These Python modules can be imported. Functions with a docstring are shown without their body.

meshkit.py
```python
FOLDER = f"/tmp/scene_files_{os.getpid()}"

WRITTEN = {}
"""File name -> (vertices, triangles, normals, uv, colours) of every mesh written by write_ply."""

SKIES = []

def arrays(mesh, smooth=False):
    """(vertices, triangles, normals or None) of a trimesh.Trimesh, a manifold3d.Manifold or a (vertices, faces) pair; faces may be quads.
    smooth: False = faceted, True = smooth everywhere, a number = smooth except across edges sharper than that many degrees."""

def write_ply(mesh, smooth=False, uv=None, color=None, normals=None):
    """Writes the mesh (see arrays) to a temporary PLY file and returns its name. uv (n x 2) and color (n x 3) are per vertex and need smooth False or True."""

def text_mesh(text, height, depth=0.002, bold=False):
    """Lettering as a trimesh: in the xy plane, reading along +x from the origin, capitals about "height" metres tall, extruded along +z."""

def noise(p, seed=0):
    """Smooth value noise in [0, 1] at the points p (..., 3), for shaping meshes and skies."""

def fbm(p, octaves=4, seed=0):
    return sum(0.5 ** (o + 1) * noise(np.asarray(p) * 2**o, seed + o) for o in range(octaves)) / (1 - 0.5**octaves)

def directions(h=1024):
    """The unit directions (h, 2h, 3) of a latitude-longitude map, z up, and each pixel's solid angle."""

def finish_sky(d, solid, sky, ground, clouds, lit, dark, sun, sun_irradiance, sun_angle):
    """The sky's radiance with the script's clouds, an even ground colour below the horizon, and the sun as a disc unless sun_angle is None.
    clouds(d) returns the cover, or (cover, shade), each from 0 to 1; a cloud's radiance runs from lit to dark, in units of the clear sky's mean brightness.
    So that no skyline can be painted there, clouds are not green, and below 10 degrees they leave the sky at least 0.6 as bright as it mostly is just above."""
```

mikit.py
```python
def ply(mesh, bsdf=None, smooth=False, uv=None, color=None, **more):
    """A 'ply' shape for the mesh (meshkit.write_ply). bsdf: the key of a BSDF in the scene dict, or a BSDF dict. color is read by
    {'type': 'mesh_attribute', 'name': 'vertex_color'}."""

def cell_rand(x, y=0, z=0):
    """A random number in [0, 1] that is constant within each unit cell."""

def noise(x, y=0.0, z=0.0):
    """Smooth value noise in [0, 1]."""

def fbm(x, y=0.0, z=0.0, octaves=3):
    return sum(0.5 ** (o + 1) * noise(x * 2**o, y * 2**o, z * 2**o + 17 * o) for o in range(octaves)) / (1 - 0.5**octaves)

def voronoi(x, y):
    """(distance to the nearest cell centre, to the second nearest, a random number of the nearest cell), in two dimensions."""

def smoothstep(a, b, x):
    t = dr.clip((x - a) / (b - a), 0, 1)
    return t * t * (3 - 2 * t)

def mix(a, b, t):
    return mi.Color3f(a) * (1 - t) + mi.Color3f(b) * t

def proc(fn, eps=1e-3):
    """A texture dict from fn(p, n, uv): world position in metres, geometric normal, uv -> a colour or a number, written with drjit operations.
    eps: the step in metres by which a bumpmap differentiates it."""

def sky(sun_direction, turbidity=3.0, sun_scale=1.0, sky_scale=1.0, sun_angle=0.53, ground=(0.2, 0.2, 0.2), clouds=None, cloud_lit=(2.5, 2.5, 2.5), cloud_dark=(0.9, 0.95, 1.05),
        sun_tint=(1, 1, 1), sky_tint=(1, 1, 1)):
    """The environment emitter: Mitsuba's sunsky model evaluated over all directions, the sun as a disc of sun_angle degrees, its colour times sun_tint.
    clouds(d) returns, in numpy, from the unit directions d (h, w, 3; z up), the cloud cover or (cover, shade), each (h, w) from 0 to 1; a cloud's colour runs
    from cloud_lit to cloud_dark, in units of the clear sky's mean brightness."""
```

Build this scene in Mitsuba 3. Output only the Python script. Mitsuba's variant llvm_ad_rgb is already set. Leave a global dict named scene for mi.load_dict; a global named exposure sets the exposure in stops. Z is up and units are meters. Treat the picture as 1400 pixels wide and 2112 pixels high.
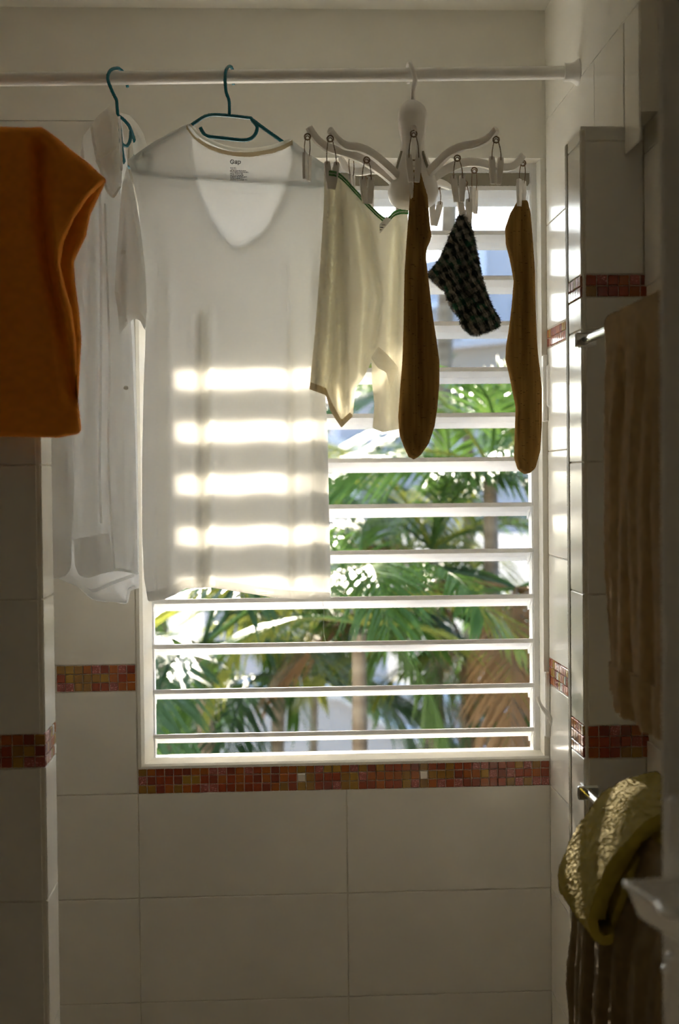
import math, random
import numpy as np, trimesh, drjit as dr, mitsuba as mi, mikit
import shapely, shapely.geometry as sg
from scipy.spatial import Delaunay
from meshkit import noise as mnoise, fbm as mfbm, text_mesh
from mikit import proc, noise, fbm, voronoi, cell_rand, smoothstep, mix

random.seed(7); RNG = np.random.default_rng(7)
T = mi.ScalarTransform4f
scene, labels = {}, {}

# ---------------------------------------------------------------- camera, sky, sun, exposure
IW, IH, F = 1400, 2112, 2862.0                     # photograph frame, focal length in its pixels
YAW, PITCH, ROLL = 0.05161, -0.02350, -0.01039
EYE = np.array([0.0, 0.0, 1.44])
cy_, sy_, cp_, sp_ = math.cos(YAW), math.sin(YAW), math.cos(PITCH), math.sin(PITCH)
FWD = np.array([sy_*cp_, cy_*cp_, sp_]); RT = np.array([cy_, -sy_, 0.0]); UPV = np.cross(RT, FWD)
RT, UPV = RT*math.cos(ROLL) + UPV*math.sin(ROLL), UPV*math.cos(ROLL) - RT*math.sin(ROLL)
scene['camera'] = {
    'type': 'thinlens', 'fov': math.degrees(2*math.atan(IW/2/F)), 'fov_axis': 'x', 'near_clip': 0.05, 'far_clip': 500.0,
    'aperture_radius': 0.009, 'focus_distance': 3.22,
    'to_world': T().look_at(origin=EYE.tolist(), target=(EYE+FWD).tolist(), up=UPV.tolist()),
}
SUN = (-0.12, 1.0, 0.46)
scene['sky'] = mikit.sky(SUN, turbidity=3.5, sun_scale=1.5, sky_scale=1.2, sun_angle=0.6, ground=(0.22, 0.21, 0.19), sun_tint=(0.85, 1.0, 1.3), sky_tint=(0.94, 1.0, 1.19))
exposure = 3.68


def U(px, py, Y):
    """Where the view line of a photograph pixel meets the plane at depth Y: how measurements in the photograph became metres."""
    px, py, Y = np.broadcast_arrays(np.asarray(px, float), np.asarray(py, float), np.asarray(Y, float))
    d = FWD + RT*((px - IW/2)/F)[..., None] - UPV*((py - IH/2)/F)[..., None]
    return EYE + d*(Y/d[..., 1])[..., None]


# ---------------------------------------------------------------- scene helpers
counts = {}


def numbered(name):
    n = counts.get(name, 0); counts[name] = n + 1
    return name if n == 0 else f'{name}_{n:03d}'


def tag(key, label=None, cat=None, group=None, kind=None):
    d = labels.setdefault(key, {})
    if label: d['label'] = label
    if cat: d['category'] = cat
    if group: d['group'] = group
    if kind: d['kind'] = kind
    return key


def add(name, mesh, bsdf, parent=None, smooth=False, label=None, **kw):
    key = numbered(f'{parent}__{name}' if parent else name)
    d = mesh if isinstance(mesh, dict) else mikit.ply(mesh, bsdf, smooth, **kw)
    scene[key] = d
    if label: tag(key, label)
    return key


def thing(name, label, cat, group=None):
    return tag(numbered(name), label, cat, group)


def mat(name, d):
    scene[name] = d
    return name


def rgb(*c):
    return {'type': 'rgb', 'value': list(c)}


def princ(name, c, rough=0.5, metal=0.0, two=True, bump=None, **kw):
    d = {'type': 'principled', 'base_color': c if isinstance(c, dict) else rgb(*c), 'roughness': rough, 'metallic': metal, **kw}
    if bump:
        d = {'type': 'bumpmap', 'arbitrary': proc(bump[0], bump[2]), 'scale': bump[1], 'bsdf': d}
    return mat(name, {'type': 'twosided', 'bsdf': d} if two else d)


def thin(name, c, trans, rough=0.8, spec=0.0, eta=1.3, **kw):
    return mat(name, {'type': 'principledthin', 'base_color': c if isinstance(c, dict) else rgb(*c), 'roughness': rough, 'spec_trans': spec, 'diff_trans': trans, 'eta': eta, **kw})


def box(x0, x1, y0, y1, z0, z1):
    m = trimesh.creation.box((x1-x0, y1-y0, z1-z0))
    m.apply_translation(((x0+x1)/2, (y0+y1)/2, (z0+z1)/2))
    return m


def slab_piece(w, h, t, ch):
    """A tile lying in x (width) and z (height), its face towards -y at y = -t, edges chamfered."""
    a = np.array([[-w/2, -h/2], [w/2, -h/2], [w/2, h/2], [-w/2, h/2]])
    b = np.array([[-w/2+ch, -h/2+ch], [w/2-ch, -h/2+ch], [w/2-ch, h/2-ch], [-w/2+ch, h/2-ch]])
    v = [(x, 0, z) for x, z in a] + [(x, -t+ch, z) for x, z in a] + [(x, -t, z) for x, z in b]
    f = []
    for r in (0, 4):
        for i in range(4):
            j = (i+1) % 4
            f += [(r+i, r+j, r+4+j), (r+i, r+4+j, r+4+i)]
    f += [(8, 9, 10), (8, 10, 11)]
    return trimesh.Trimesh(v, f, process=False)


def rbox(x0, x1, y0, y1, z0, z1, r):
    """Box with chamfered edges."""
    s = np.array([x1-x0, y1-y0, z1-z0])/2; c = np.array([x0+x1, y0+y1, z0+z1])/2
    pts = []
    for sx in (-1, 1):
        for sy in (-1, 1):
            for sz in (-1, 1):
                for k in range(3):
                    d = s - r; d = d.copy(); d[k] = s[k]
                    pts.append(c + d*np.array([sx, sy, sz]))
    return trimesh.convex.convex_hull(np.array(pts))


def tube(pts, rad, n=8, caps=True):
    p = np.asarray(pts, float); rad = np.broadcast_to(rad, (len(p),))
    t = np.gradient(p, axis=0); t /= np.linalg.norm(t, axis=1, keepdims=True) + 1e-12
    ref = np.array([0, 0, 1.0]) if abs(t[0, 2]) < 0.9 else np.array([1.0, 0, 0])
    a = np.cross(t[0], ref); a /= np.linalg.norm(a)
    A = []
    for k in range(len(p)):
        a = a - t[k]*(a @ t[k]); a /= np.linalg.norm(a); A.append(a)
    A = np.array(A); B = np.cross(t, A)
    g = np.arange(n)*2*np.pi/n
    v = (p[:, None] + rad[:, None, None]*(np.cos(g)[None, :, None]*A[:, None] + np.sin(g)[None, :, None]*B[:, None])).reshape(-1, 3)
    f = []
    for i in range(len(p)-1):
        for j in range(n):
            q = (i*n+j, i*n+(j+1) % n, (i+1)*n+(j+1) % n, (i+1)*n+j)
            f += [(q[0], q[1], q[2]), (q[0], q[2], q[3])]
    if caps:
        v = np.vstack([v, p[:1], p[-1:]]); c0 = len(p)*n
        for j in range(n):
            f += [(c0, (j+1) % n, j), (c0+1, (len(p)-1)*n+j, (len(p)-1)*n+(j+1) % n)]
    m = trimesh.Trimesh(v, f, process=False)
    return m


def spline(pts, n=40, closed=False):
    """Catmull-Rom through the points, n samples in all."""
    p = np.asarray(pts, float)
    q = np.vstack([p[-1:], p, p[:2]]) if closed else np.vstack([2*p[0]-p[1], p, 2*p[-1]-p[-2]])
    m = len(p) if closed else len(p)-1
    u = np.linspace(0, m, n); i = np.minimum(u.astype(int), m-1); t = (u-i)[:, None]
    a, b, c, d = q[i], q[i+1], q[i+2], q[i+3]
    return 0.5*(2*b + (c-a)*t + (2*a-5*b+4*c-d)*t**2 + (3*b-a-3*c+d)*t**3)


def cat(*ms):
    return trimesh.util.concatenate(list(ms))


def lathe(prof, n=32):
    return trimesh.creation.revolve(np.asarray(prof, float), sections=n)


def mesh2d(poly, res):
    """A filled pixel outline as a 2-D triangle mesh: (points, faces, distance to the outline)."""
    P = sg.Polygon(poly).buffer(0)
    if P.geom_type != 'Polygon': P = max(P.geoms, key=lambda g: g.area)
    ring = P.exterior; n = max(12, int(ring.length/res))
    b = np.array([ring.interpolate(k/n, normalized=True).coords[0] for k in range(n)])
    x0, y0, x1, y1 = P.bounds
    gx, gy = np.meshgrid(np.arange(x0, x1, res), np.arange(y0, y1, res*0.87)); gx[1::2] += res/2
    g = np.stack([gx.ravel(), gy.ravel()], 1)
    pts = shapely.points(g)
    g = g[shapely.contains(P, pts) & (shapely.distance(ring, pts) > res*0.45)]
    pts2 = np.vstack([b, g]); f = Delaunay(pts2).simplices
    cen = pts2[f].mean(1)
    f = f[shapely.contains(P.buffer(res*0.05), shapely.points(cen))]
    a = pts2[f]; ar = (a[:, 1, 0]-a[:, 0, 0])*(a[:, 2, 1]-a[:, 0, 1]) - (a[:, 1, 1]-a[:, 0, 1])*(a[:, 2, 0]-a[:, 0, 0])
    f = f[np.abs(ar) > 1e-6]; ar = ar[np.abs(ar) > 1e-6]
    f[ar > 0] = f[ar > 0][:, ::-1]
    d = shapely.distance(ring, shapely.points(pts2)); d[:n] = 0
    return pts2, f, d, n


def sheet(poly, depth, res=9):
    """One layer of cloth: the outline at depth(px, py, distance to edge) metres."""
    p, f, d, n = mesh2d(poly, res)
    return trimesh.Trimesh(U(p[:, 0], p[:, 1], depth(p[:, 0], p[:, 1], d)), f, process=False)


def pillow(poly, Y0, thick, width, fold=None, res=8):
    """A closed soft body: the outline at depth Y0, rounded to half-thickness thick within width pixels of its edge."""
    p, f, d, n = mesh2d(poly, res)
    u = np.clip(d/width, 0, 1); h = thick*np.sqrt(np.clip(1-(1-u)**2, 0, 1))
    w = fold(p[:, 0], p[:, 1]) if fold else np.zeros(len(p))
    y0 = Y0(p[:, 0], p[:, 1]) if callable(Y0) else np.full(len(p), float(Y0))
    k = len(p)
    back = np.arange(k); back[n:] = np.arange(k, 2*k-n)
    near = U(p[:, 0], p[:, 1], y0 - h + w*np.minimum(1, d/6))
    far = U(p[:, 0], p[:, 1], y0 + h + w*np.minimum(1, d/6))
    return trimesh.Trimesh(np.vstack([near, far[n:]]), np.vstack([f, back[f][:, ::-1]]), process=False)


def ridge(c, w, a):
    """A crease running down along a polyline c = [(px, py), ...]: a Gaussian of half-width w pixels and height a metres."""
    c = np.asarray(c, float)

    def g(x, y):
        e = np.clip((y-c[0, 1])/40+0.5, 0, 1)*np.clip((c[-1, 1]-y)/40+0.5, 0, 1)
        return a*e*np.exp(-((x-np.interp(y, c[:, 1], c[:, 0]))/w)**2)
    return g


def folds(*gs):
    return lambda x, y: sum(g(x, y) for g in gs)


def flap_dir(m):
    return m


# ---------------------------------------------------------------- materials
def tile_tint(p, n, uv):
    return mix((0.715, 0.688, 0.622), (0.755, 0.732, 0.675), fbm(p.x*3, p.y*3, p.z*3))


princ('mat_tile', proc(tile_tint), rough=0.19, specular=0.38)
princ('mat_grout', (0.66, 0.62, 0.54), rough=0.9)
princ('mat_plaster', proc(lambda p, n, uv: mix((0.72, 0.70, 0.63), (0.77, 0.75, 0.685), fbm(p.x*5, p.y*5, p.z*5))), rough=0.7)
princ('mat_floor', (0.42, 0.38, 0.32), rough=0.4)
princ('mat_dark_wall', (0.16, 0.145, 0.12), rough=0.6)
MOS = []
for i, c in enumerate([(0.30, 0.055, 0.02), (0.36, 0.10, 0.02), (0.22, 0.045, 0.025), (0.36, 0.20, 0.03), (0.30, 0.15, 0.03)]):
    MOS.append(princ(f'mat_mosaic_{i}', c, rough=0.12, specular=0.6))
MOS.append(princ('mat_mosaic_glitter', proc(lambda p, n, uv: mix((0.33, 0.09, 0.07), (0.75, 0.42, 0.42), smoothstep(0.62, 0.8, noise(p.x*420, p.y*420, p.z*420)))), rough=0.2))
MOS.append(princ('mat_mosaic_silver', (0.75, 0.73, 0.70), rough=0.18, metal=1.0))
princ('mat_enamel', (0.80, 0.78, 0.74), rough=0.28)
princ('mat_louver', (0.86, 0.86, 0.86), rough=0.35)
princ('mat_frame_dark', (0.30, 0.27, 0.20), rough=0.5)
princ('mat_plastic', (0.80, 0.76, 0.72), rough=0.35)
princ('mat_wire', (0.20, 0.13, 0.07), rough=0.35, metal=0.7)
princ('mat_teal', (0.012, 0.15, 0.20), rough=0.3)
princ('mat_chrome', (0.85, 0.86, 0.87), rough=0.08, metal=1.0)
thin('mat_shirt', (0.94, 0.935, 0.91), 1.08)
thin('mat_sheer', (0.96, 0.96, 0.945), 1.0, rough=0.35, spec=0.10, eta=1.12)
thin('mat_collar', (0.90, 0.875, 0.81), 0.6)
thin('mat_cream', (0.965, 0.94, 0.84), 1.1)
thin('mat_rib', (0.66, 0.56, 0.38), 0.6)
thin('mat_green', (0.08, 0.22, 0.07), 0.5)
thin('mat_tag', (0.85, 0.84, 0.8), 0.6)
princ('mat_ink', (0.10, 0.09, 0.08), rough=0.9)


def sock_col(p, n, uv):
    rib = noise(p.x*260, p.z*14)
    slub = smoothstep(0.78, 0.9, noise(p.x*150, p.y*150, p.z*300))
    return mix(mix((0.24, 0.135, 0.04), (0.33, 0.20, 0.065), rib), (0.10, 0.05, 0.015), slub*0.7)


thin('mat_sock', proc(sock_col), 0.45)


def plaid(p, n, uv):
    v = p.x*0.87 + p.z*0.5; u = p.z*0.87 - p.x*0.5
    tuft = noise(v*330, p.y*120, u*70)
    w = (fbm(p.x*60, p.y*60, p.z*60)-.5)*.012
    a = smoothstep(-0.3, 0.3, dr.sin((v + w)*330)); b = smoothstep(-0.3, 0.3, dr.sin((u - w)*300))
    lit = dr.clip(a*.55 + b*.35 - .18 + (tuft-.5)*1.1, 0, 1)
    g = smoothstep(.5, .8, noise(p.x*70+9, p.y*70, p.z*70))
    return mix(mix((0.008, 0.014, 0.010), (0.010, 0.085, 0.042), g), (0.30, 0.265, 0.22), lit)


princ('mat_plaid', proc(plaid), rough=0.9, sheen=0.3)
princ('mat_orange', proc(lambda p, n, uv: mix((0.60, 0.185, 0.012), (0.76, 0.27, 0.02), fbm(p.x*90, p.y*90, p.z*90))), rough=0.95, sheen=0.6, sheen_tint=0.8,
      bump=(lambda p, n, uv: fbm(p.x*260, p.y*260, p.z*260), 0.0015, 1e-3))
towel_bump = lambda p, n, uv: noise(p.x*330, p.y*330, p.z*330)
princ('mat_towel_tan', proc(lambda p, n, uv: mix((0.27, 0.17, 0.065), (0.38, 0.25, 0.105), fbm(p.x*60, p.y*60, p.z*60))), rough=0.95, sheen=0.2, bump=(towel_bump, 0.005, 1e-3))
princ('mat_towel_olive', proc(lambda p, n, uv: mix((0.24, 0.175, 0.015), (0.36, 0.27, 0.03), fbm(p.x*60, p.y*60, p.z*60))), rough=0.95, sheen=0.5, bump=(towel_bump, 0.005, 1e-3))
princ('mat_towel_dark', proc(lambda p, n, uv: mix((0.10, 0.065, 0.02), (0.16, 0.11, 0.04), fbm(p.x*60, p.y*60, p.z*60))), rough=0.95, sheen=0.4, bump=(towel_bump, 0.005, 1e-3))
princ('mat_out_wall', (0.55, 0.53, 0.53), rough=0.8)
princ('mat_out_white', (0.80, 0.80, 0.80), rough=0.6)
princ('mat_out_beige', (0.42, 0.36, 0.29), rough=0.8)
princ('mat_out_ground', (0.20, 0.20, 0.19), rough=0.9)
princ('mat_out_window', (0.03, 0.04, 0.06), rough=0.1)
princ('mat_trunk', proc(lambda p, n, uv: mix((0.16, 0.11, 0.07), (0.34, 0.28, 0.21), noise(p.x*10, p.y*10, p.z*26))), rough=0.8)


def leaf(name, c, trans, w):
    """A leaf lets light through and has a waxy gloss on both faces."""
    return mat(name, {'type': 'blendbsdf', 'weight': w,
                      'a': {'type': 'principledthin', 'base_color': rgb(*[min(.9, x*1.5) for x in c]), 'roughness': 0.6, 'diff_trans': trans},
                      'b': {'type': 'twosided', 'bsdf': {'type': 'roughplastic', 'diffuse_reflectance': rgb(*c), 'alpha': 0.16, 'int_ior': 1.6}}})


LEAF = [leaf(f'mat_leaf_{i}', c, 1.1, 0.5) for i, c in enumerate([(0.10, 0.19, 0.04), (0.045, 0.095, 0.045), (0.30, 0.32, 0.06)])]
LEAF.append(leaf('mat_leaf_dry', (0.26, 0.15, 0.07), 0.8, 0.3))

# ---------------------------------------------------------------- the room
WY, WX = 3.516, 0.719                       # back wall face, right wall face
CEIL, LX, BY = EYE[2]+1.182, -1.15, -1.0
E0 = EYE[2]-.083
WL, WR, WB, WT = -0.334, 0.714, E0-0.640, E0+0.893     # window hole in the back wall
WTH = 0.16                                   # wall thickness


def struct(name, mesh, m, label=None, smooth=False):
    k = add(name, mesh, m, smooth=smooth)
    tag(k, label, kind='structure')
    return k


back = struct('wall_back', cat(box(LX-.1, WL, WY, WY+WTH, 0, CEIL+.1), box(WR, WX+.1, WY, WY+WTH, 0, CEIL+.1), box(WL, WR, WY, WY+WTH, 0, WB), box(WL, WR, WY, WY+WTH, WT, CEIL+.1)),
              'mat_grout', 'back wall with white tiles and a mosaic band under the louvre window')
PY, PYB, NX = 2.735, 2.875, 0.757            # partitions' front and back; the right wall stands further out in front of them
PTOP = U(1280, 264, PY)[2]
right = struct('wall_right', cat(box(WX, WX+.16, PY+.004, WY, 0, CEIL+.1), box(WX, WX+.16, 2.625, PY+.004, PTOP+.004, CEIL+.1), box(NX, WX+.16, BY, PY+.004, 0, CEIL+.1)), 'mat_grout', 'right wall of glossy white tiles beside the window')
struct('wall_left', box(LX-.1, LX, BY, WY, 0, CEIL+.1), 'mat_plaster', 'left wall behind the partition')
struct('wall_rear', box(LX-.1, WX+.12, BY-.1, BY, 0, CEIL+.1), 'mat_dark_wall', 'rear wall')
struct('floor', box(LX-.1, WX+.12, BY-.1, WY+WTH, -.1, 0), 'mat_floor', 'floor')
struct('ceiling', box(LX-.1, WX+.12, BY-.1, WY, CEIL, CEIL+.1), 'mat_plaster', 'white ceiling')

TILE_CACHE = {}


def tile(parent, w, h, M, bsdf, name='tile', t=0.004, ch=0.0012):
    k = (round(w, 4), round(h, 4), t, ch, bsdf)
    if k not in TILE_CACHE: TILE_CACHE[k] = mikit.ply(slab_piece(w, h, t, ch), bsdf)
    add(name, {**TILE_CACHE[k], 'to_world': M}, None, parent)


def on_back(x, z, Y=WY):
    return T().translate([x, Y, z])


def on_right(y, z, X=WX):                    # faces -x
    return T().translate([X, y, z]).rotate([0, 0, 1], -90)


def on_left_facing(y, z, X):                 # faces +x
    return T().translate([X, y, z]).rotate([0, 0, 1], 90)


G = 0.0025                                   # joint width
TOP = E0 + 0.985
rows_low = [E0-1.36, E0-1.239, E0-0.9725, E0-0.706]
rows_side = rows_low + [E0-0.446]
rows_up = [E0-0.379, E0-0.115, E0+0.149, E0+0.411]
rows_top = [E0+0.459, E0+0.722, TOP]


def lay(parent, place, u0, u1, us, zs, z_hi=None):
    """Big wall tiles between joints us (along the wall) and zs (up)."""
    us = sorted({u0, u1, *[u for u in us if u0 < u < u1]})
    for a, b in zip(us, us[1:]):
        for c, d in zip(zs, zs[1:]):
            if b-a > 0.006 and d-c > 0.006:
                tile(parent, b-a-G, d-c-G, place((a+b)/2, (c+d)/2), 'mat_tile')


def mosaic_bsdf():
    return MOS[RNG.choice(7, p=[.24, .20, .15, .10, .13, .14, .04])]


PITCH_M = 0.02198


def mosaic(parent, place, u0, z_top, n, rows, pitch=PITCH_M):
    for i in range(n):
        for r in range(rows):
            tile(parent, pitch-.0022, pitch-.0022, place(u0 + (i+.5)*pitch + RNG.normal(0, .0002), z_top - (r+.5)*pitch + RNG.normal(0, .0002)), mosaic_bsdf(), 'mosaic_tile', .0048, .0014)


cols = [-0.864, -0.336, 0.192]
lay(back, on_back, LX, WX-.002, cols, rows_low)
lay(back, on_back, LX, WL-.002, cols, [rows_low[-1], E0-0.446])
for zs in (rows_up, rows_top): lay(back, on_back, LX, WL-.002, cols, zs)
mosaic(back, on_back, WL-.001, E0-0.6405, 47, 3, (WX-.004-WL)/47)
mosaic(back, on_back, WL-.004-9*PITCH_M, E0-0.379, 9, 3)
# painted plaster above the tiles
add('plaster', cat(box(LX, WX, WY-.004, WY, TOP, CEIL), box(WL, WX, WY-.004, WY, WT, TOP)), 'mat_plaster', back)
# right wall: tiles in the same courses, its two mosaic bands
rcols = [WY-.528*k for k in range(1, 9)]
for zs in (rows_side, rows_up, rows_top): lay(right, on_right, PY+.006, WY-.006, rcols, zs)
on_near = lambda y, z: on_right(y, z, NX)
for zs in (rows_side, rows_up, rows_top): lay(right, on_near, .6, PY, rcols, zs)
lay(right, on_right, 2.627, PY, [], [PTOP+.01, rows_top[1], TOP])
add('plaster', box(WX-.004, WX, 2.621, WY, TOP, CEIL), 'mat_plaster', right)


def band_stuff(parent, place, u0, z_top, n, rows, name):
    parts, col = [], []
    for i in range(n):
        for r in range(rows):
            m = slab_piece(PITCH_M-.0022, PITCH_M-.0022, .0048, .0014)
            m.apply_transform(np.array(place(u0+(i+.5)*PITCH_M, z_top-(r+.5)*PITCH_M).matrix, float))
            parts.append(m)
            c = [(0.30, 0.055, 0.02), (0.36, 0.10, 0.02), (0.22, 0.045, 0.025), (0.36, 0.20, 0.03), (0.40, 0.16, 0.10), (0.6, 0.58, 0.52)][RNG.choice(6, p=[.25, .2, .17, .15, .17, .06])]
            col.append(np.tile(c, (len(m.vertices), 1)))
    k = add(name, cat(*parts), 'mat_band', parent, color=np.vstack(col))
    tag(k, kind='stuff')


scene['mat_band'] = {'type': 'twosided', 'bsdf': {'type': 'principled', 'base_color': {'type': 'mesh_attribute', 'name': 'vertex_color'}, 'roughness': 0.12, 'specular': 0.6}}
band_stuff(right, on_right, WY-.006-32*PITCH_M, E0-0.379, 32, 3, 'mosaic_band')
band_stuff(right, on_right, WY-.006-32*PITCH_M, E0+0.457, 32, 2, 'mosaic_band')

# the two tiled partitions of the shower, nearer than the window wall
RPX = U(1199, 600, PY)[0]; LPX = U(93, 1549, PY)[0]
rp = struct('wall_partition_right', box(RPX+.004, NX, PY+.004, PYB, 0, PTOP-.004), 'mat_grout', 'tiled partition on the right that carries the towel bars')
LTOP = PTOP - .024
lp = struct('wall_partition_left', box(LX, LPX-.004, PY+.004, PYB, 0, LTOP-.004), 'mat_grout', 'tiled partition on the left behind the orange garment')
z_r3 = U(1285, 1496, PY)[2]; z_r2 = U(1280, 566, PY)[2]; z_l3 = U(45, 1515, PY)[2]
H2, H3 = 2*PITCH_M, 3*PITCH_M
on_pf = lambda x, z: T().translate([x, PY+.004, z])
on_pr = lambda y, z: on_right(y, z, RPX+.004)
on_pl = lambda y, z: on_left_facing(y, z, LPX-.004)


def courses(z_mid_hi, z_low_hi, PTOP=PTOP):
    lo = [z_low_hi-H3 - .264*k for k in range(4) if z_low_hi-H3-.264*k > 0][::-1]
    return [[0]+lo, [z_low_hi+.264*k for k in range(0, 4) if z_low_hi+.264*k < z_mid_hi-H2-.05] + [z_mid_hi-H2], [z_mid_hi, z_mid_hi+.264, PTOP]]


for zs in courses(z_r2, z_r3):
    lay(rp, on_pf, RPX+.008, NX-.004, [RPX+.008], zs)
    lay(rp, on_pr, PY+.006, PYB-.022, [], zs)
for zs in courses(z_r2, z_l3, LTOP):
    lay(lp, on_pf, LX, LPX-.008, [LPX-.012-.528], zs)
    lay(lp, on_pl, PY+.006, PYB, [], zs)
xr2, xr3 = U(1208, 590, PY)[0], U(1213, 1530, PY)[0]
mosaic(rp, on_pf, xr2, z_r2, 6, 2); mosaic(rp, on_pf, xr3, z_r3, 7, 3)
mosaic(rp, on_pr, PY+.008, z_r2, 5, 2); mosaic(rp, on_pr, PY+.008, z_r3, 5, 3)
xl = U(95, 1549, PY)[0]
mosaic(lp, on_pf, xl-8*PITCH_M, z_l3, 8, 3); mosaic(lp, on_pl, PY+.008, z_l3, 6, 3)
for n_, (a, b), zt_ in ((rp, (RPX, NX), PTOP), (lp, (LX, LPX), LTOP)):
    add('coping', rbox(a, b, PY, PYB+.002, zt_-.004, zt_+.004, .002), 'mat_tile', n_)
add('corner_trim', rbox(RPX-.001, RPX+.012, PYB-.020, PYB+.004, 0, PTOP, .003), 'mat_frame_dark', rp)

# the wall end of the doorway, close to the camera on the right
JY = 1.85
jx = U(1366, 1300, JY)[0]
dj = trimesh.creation.extrude_polygon(sg.Polygon([(jx+.004, JY), (jx+.35, JY), (jx+.35, JY+.07), (jx+.034, JY+.07), (jx, JY+.006)]), CEIL)
struct('door_1', dj, 'mat_enamel', 'out-of-focus door jamb at the right edge')

# ---------------------------------------------------------------- the louvre window
w1 = struct('window_1', cat(box(WL+.006, WL+.034, WY+.055, WY+.115, WB, WT), box(WR-.026, WR-.012, WY+.055, WY+.115, WB, WT),
                            box(WL+.006, WR-.012, WY+.055, WY+.115, WT-.02, WT), box(WL+.006, WR-.012, WY+.055, WY+.115, WB, WB+.007)),
            'mat_louver', 'jalousie window of white louvre blades')
# plastered reveal: splayed at the left and the sill, flat at the right and the head
rv = []
prof = [(WL, WY-.006), (WL+.008, WY-.008), (WL+.016, WY), (WL+.034, WY+.055), (WL, WY+.055)]
m = trimesh.creation.extrude_polygon(sg.Polygon(prof), WT-WB); m.apply_translation((0, 0, WB)); rv.append(m)
rv.append(box(WR-.012, WR, WY, WY+.115, WB, WT))
m = trimesh.creation.extrude_polygon(sg.Polygon([(WY-.006, -.004), (WY-.007, .003), (WY-.001, .008), (WY+.06, .012), (WY+.06, -.004)]), WR-WL)
m.apply_transform(np.array([[0, 0, 1, WL], [1, 0, 0, 0], [0, 1, 0, WB], [0, 0, 0, 1.0]])); rv.append(m)
add('reveal', cat(*rv), 'mat_plaster', w1)
add('head_panel', box(WL+.034, WR-.026, WY+.075, WY+.09, WT-.055, WT-.018), 'mat_frame_dark', w1)
BL, BR = WL+.036, WR-.028
blade_prof = np.array([(0, 0), (-.003, 0), (-.003, -.011), (-.001, -.0115), (.001, -.0105), (.003, -.009), (.038, -.022), (.040, -.024), (.043, -.024), (.078, -.0375), (.080, -.035), (.043, -.020), (.004, -.001)])
bl = trimesh.creation.extrude_polygon(sg.Polygon(blade_prof).buffer(0), BR-BL)
bl.apply_transform(np.array([[0, 0, 1, BL], [1, 0, 0, 0], [0, 1, 0, 0], [0, 0, 0, 1.0]]))
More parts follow.
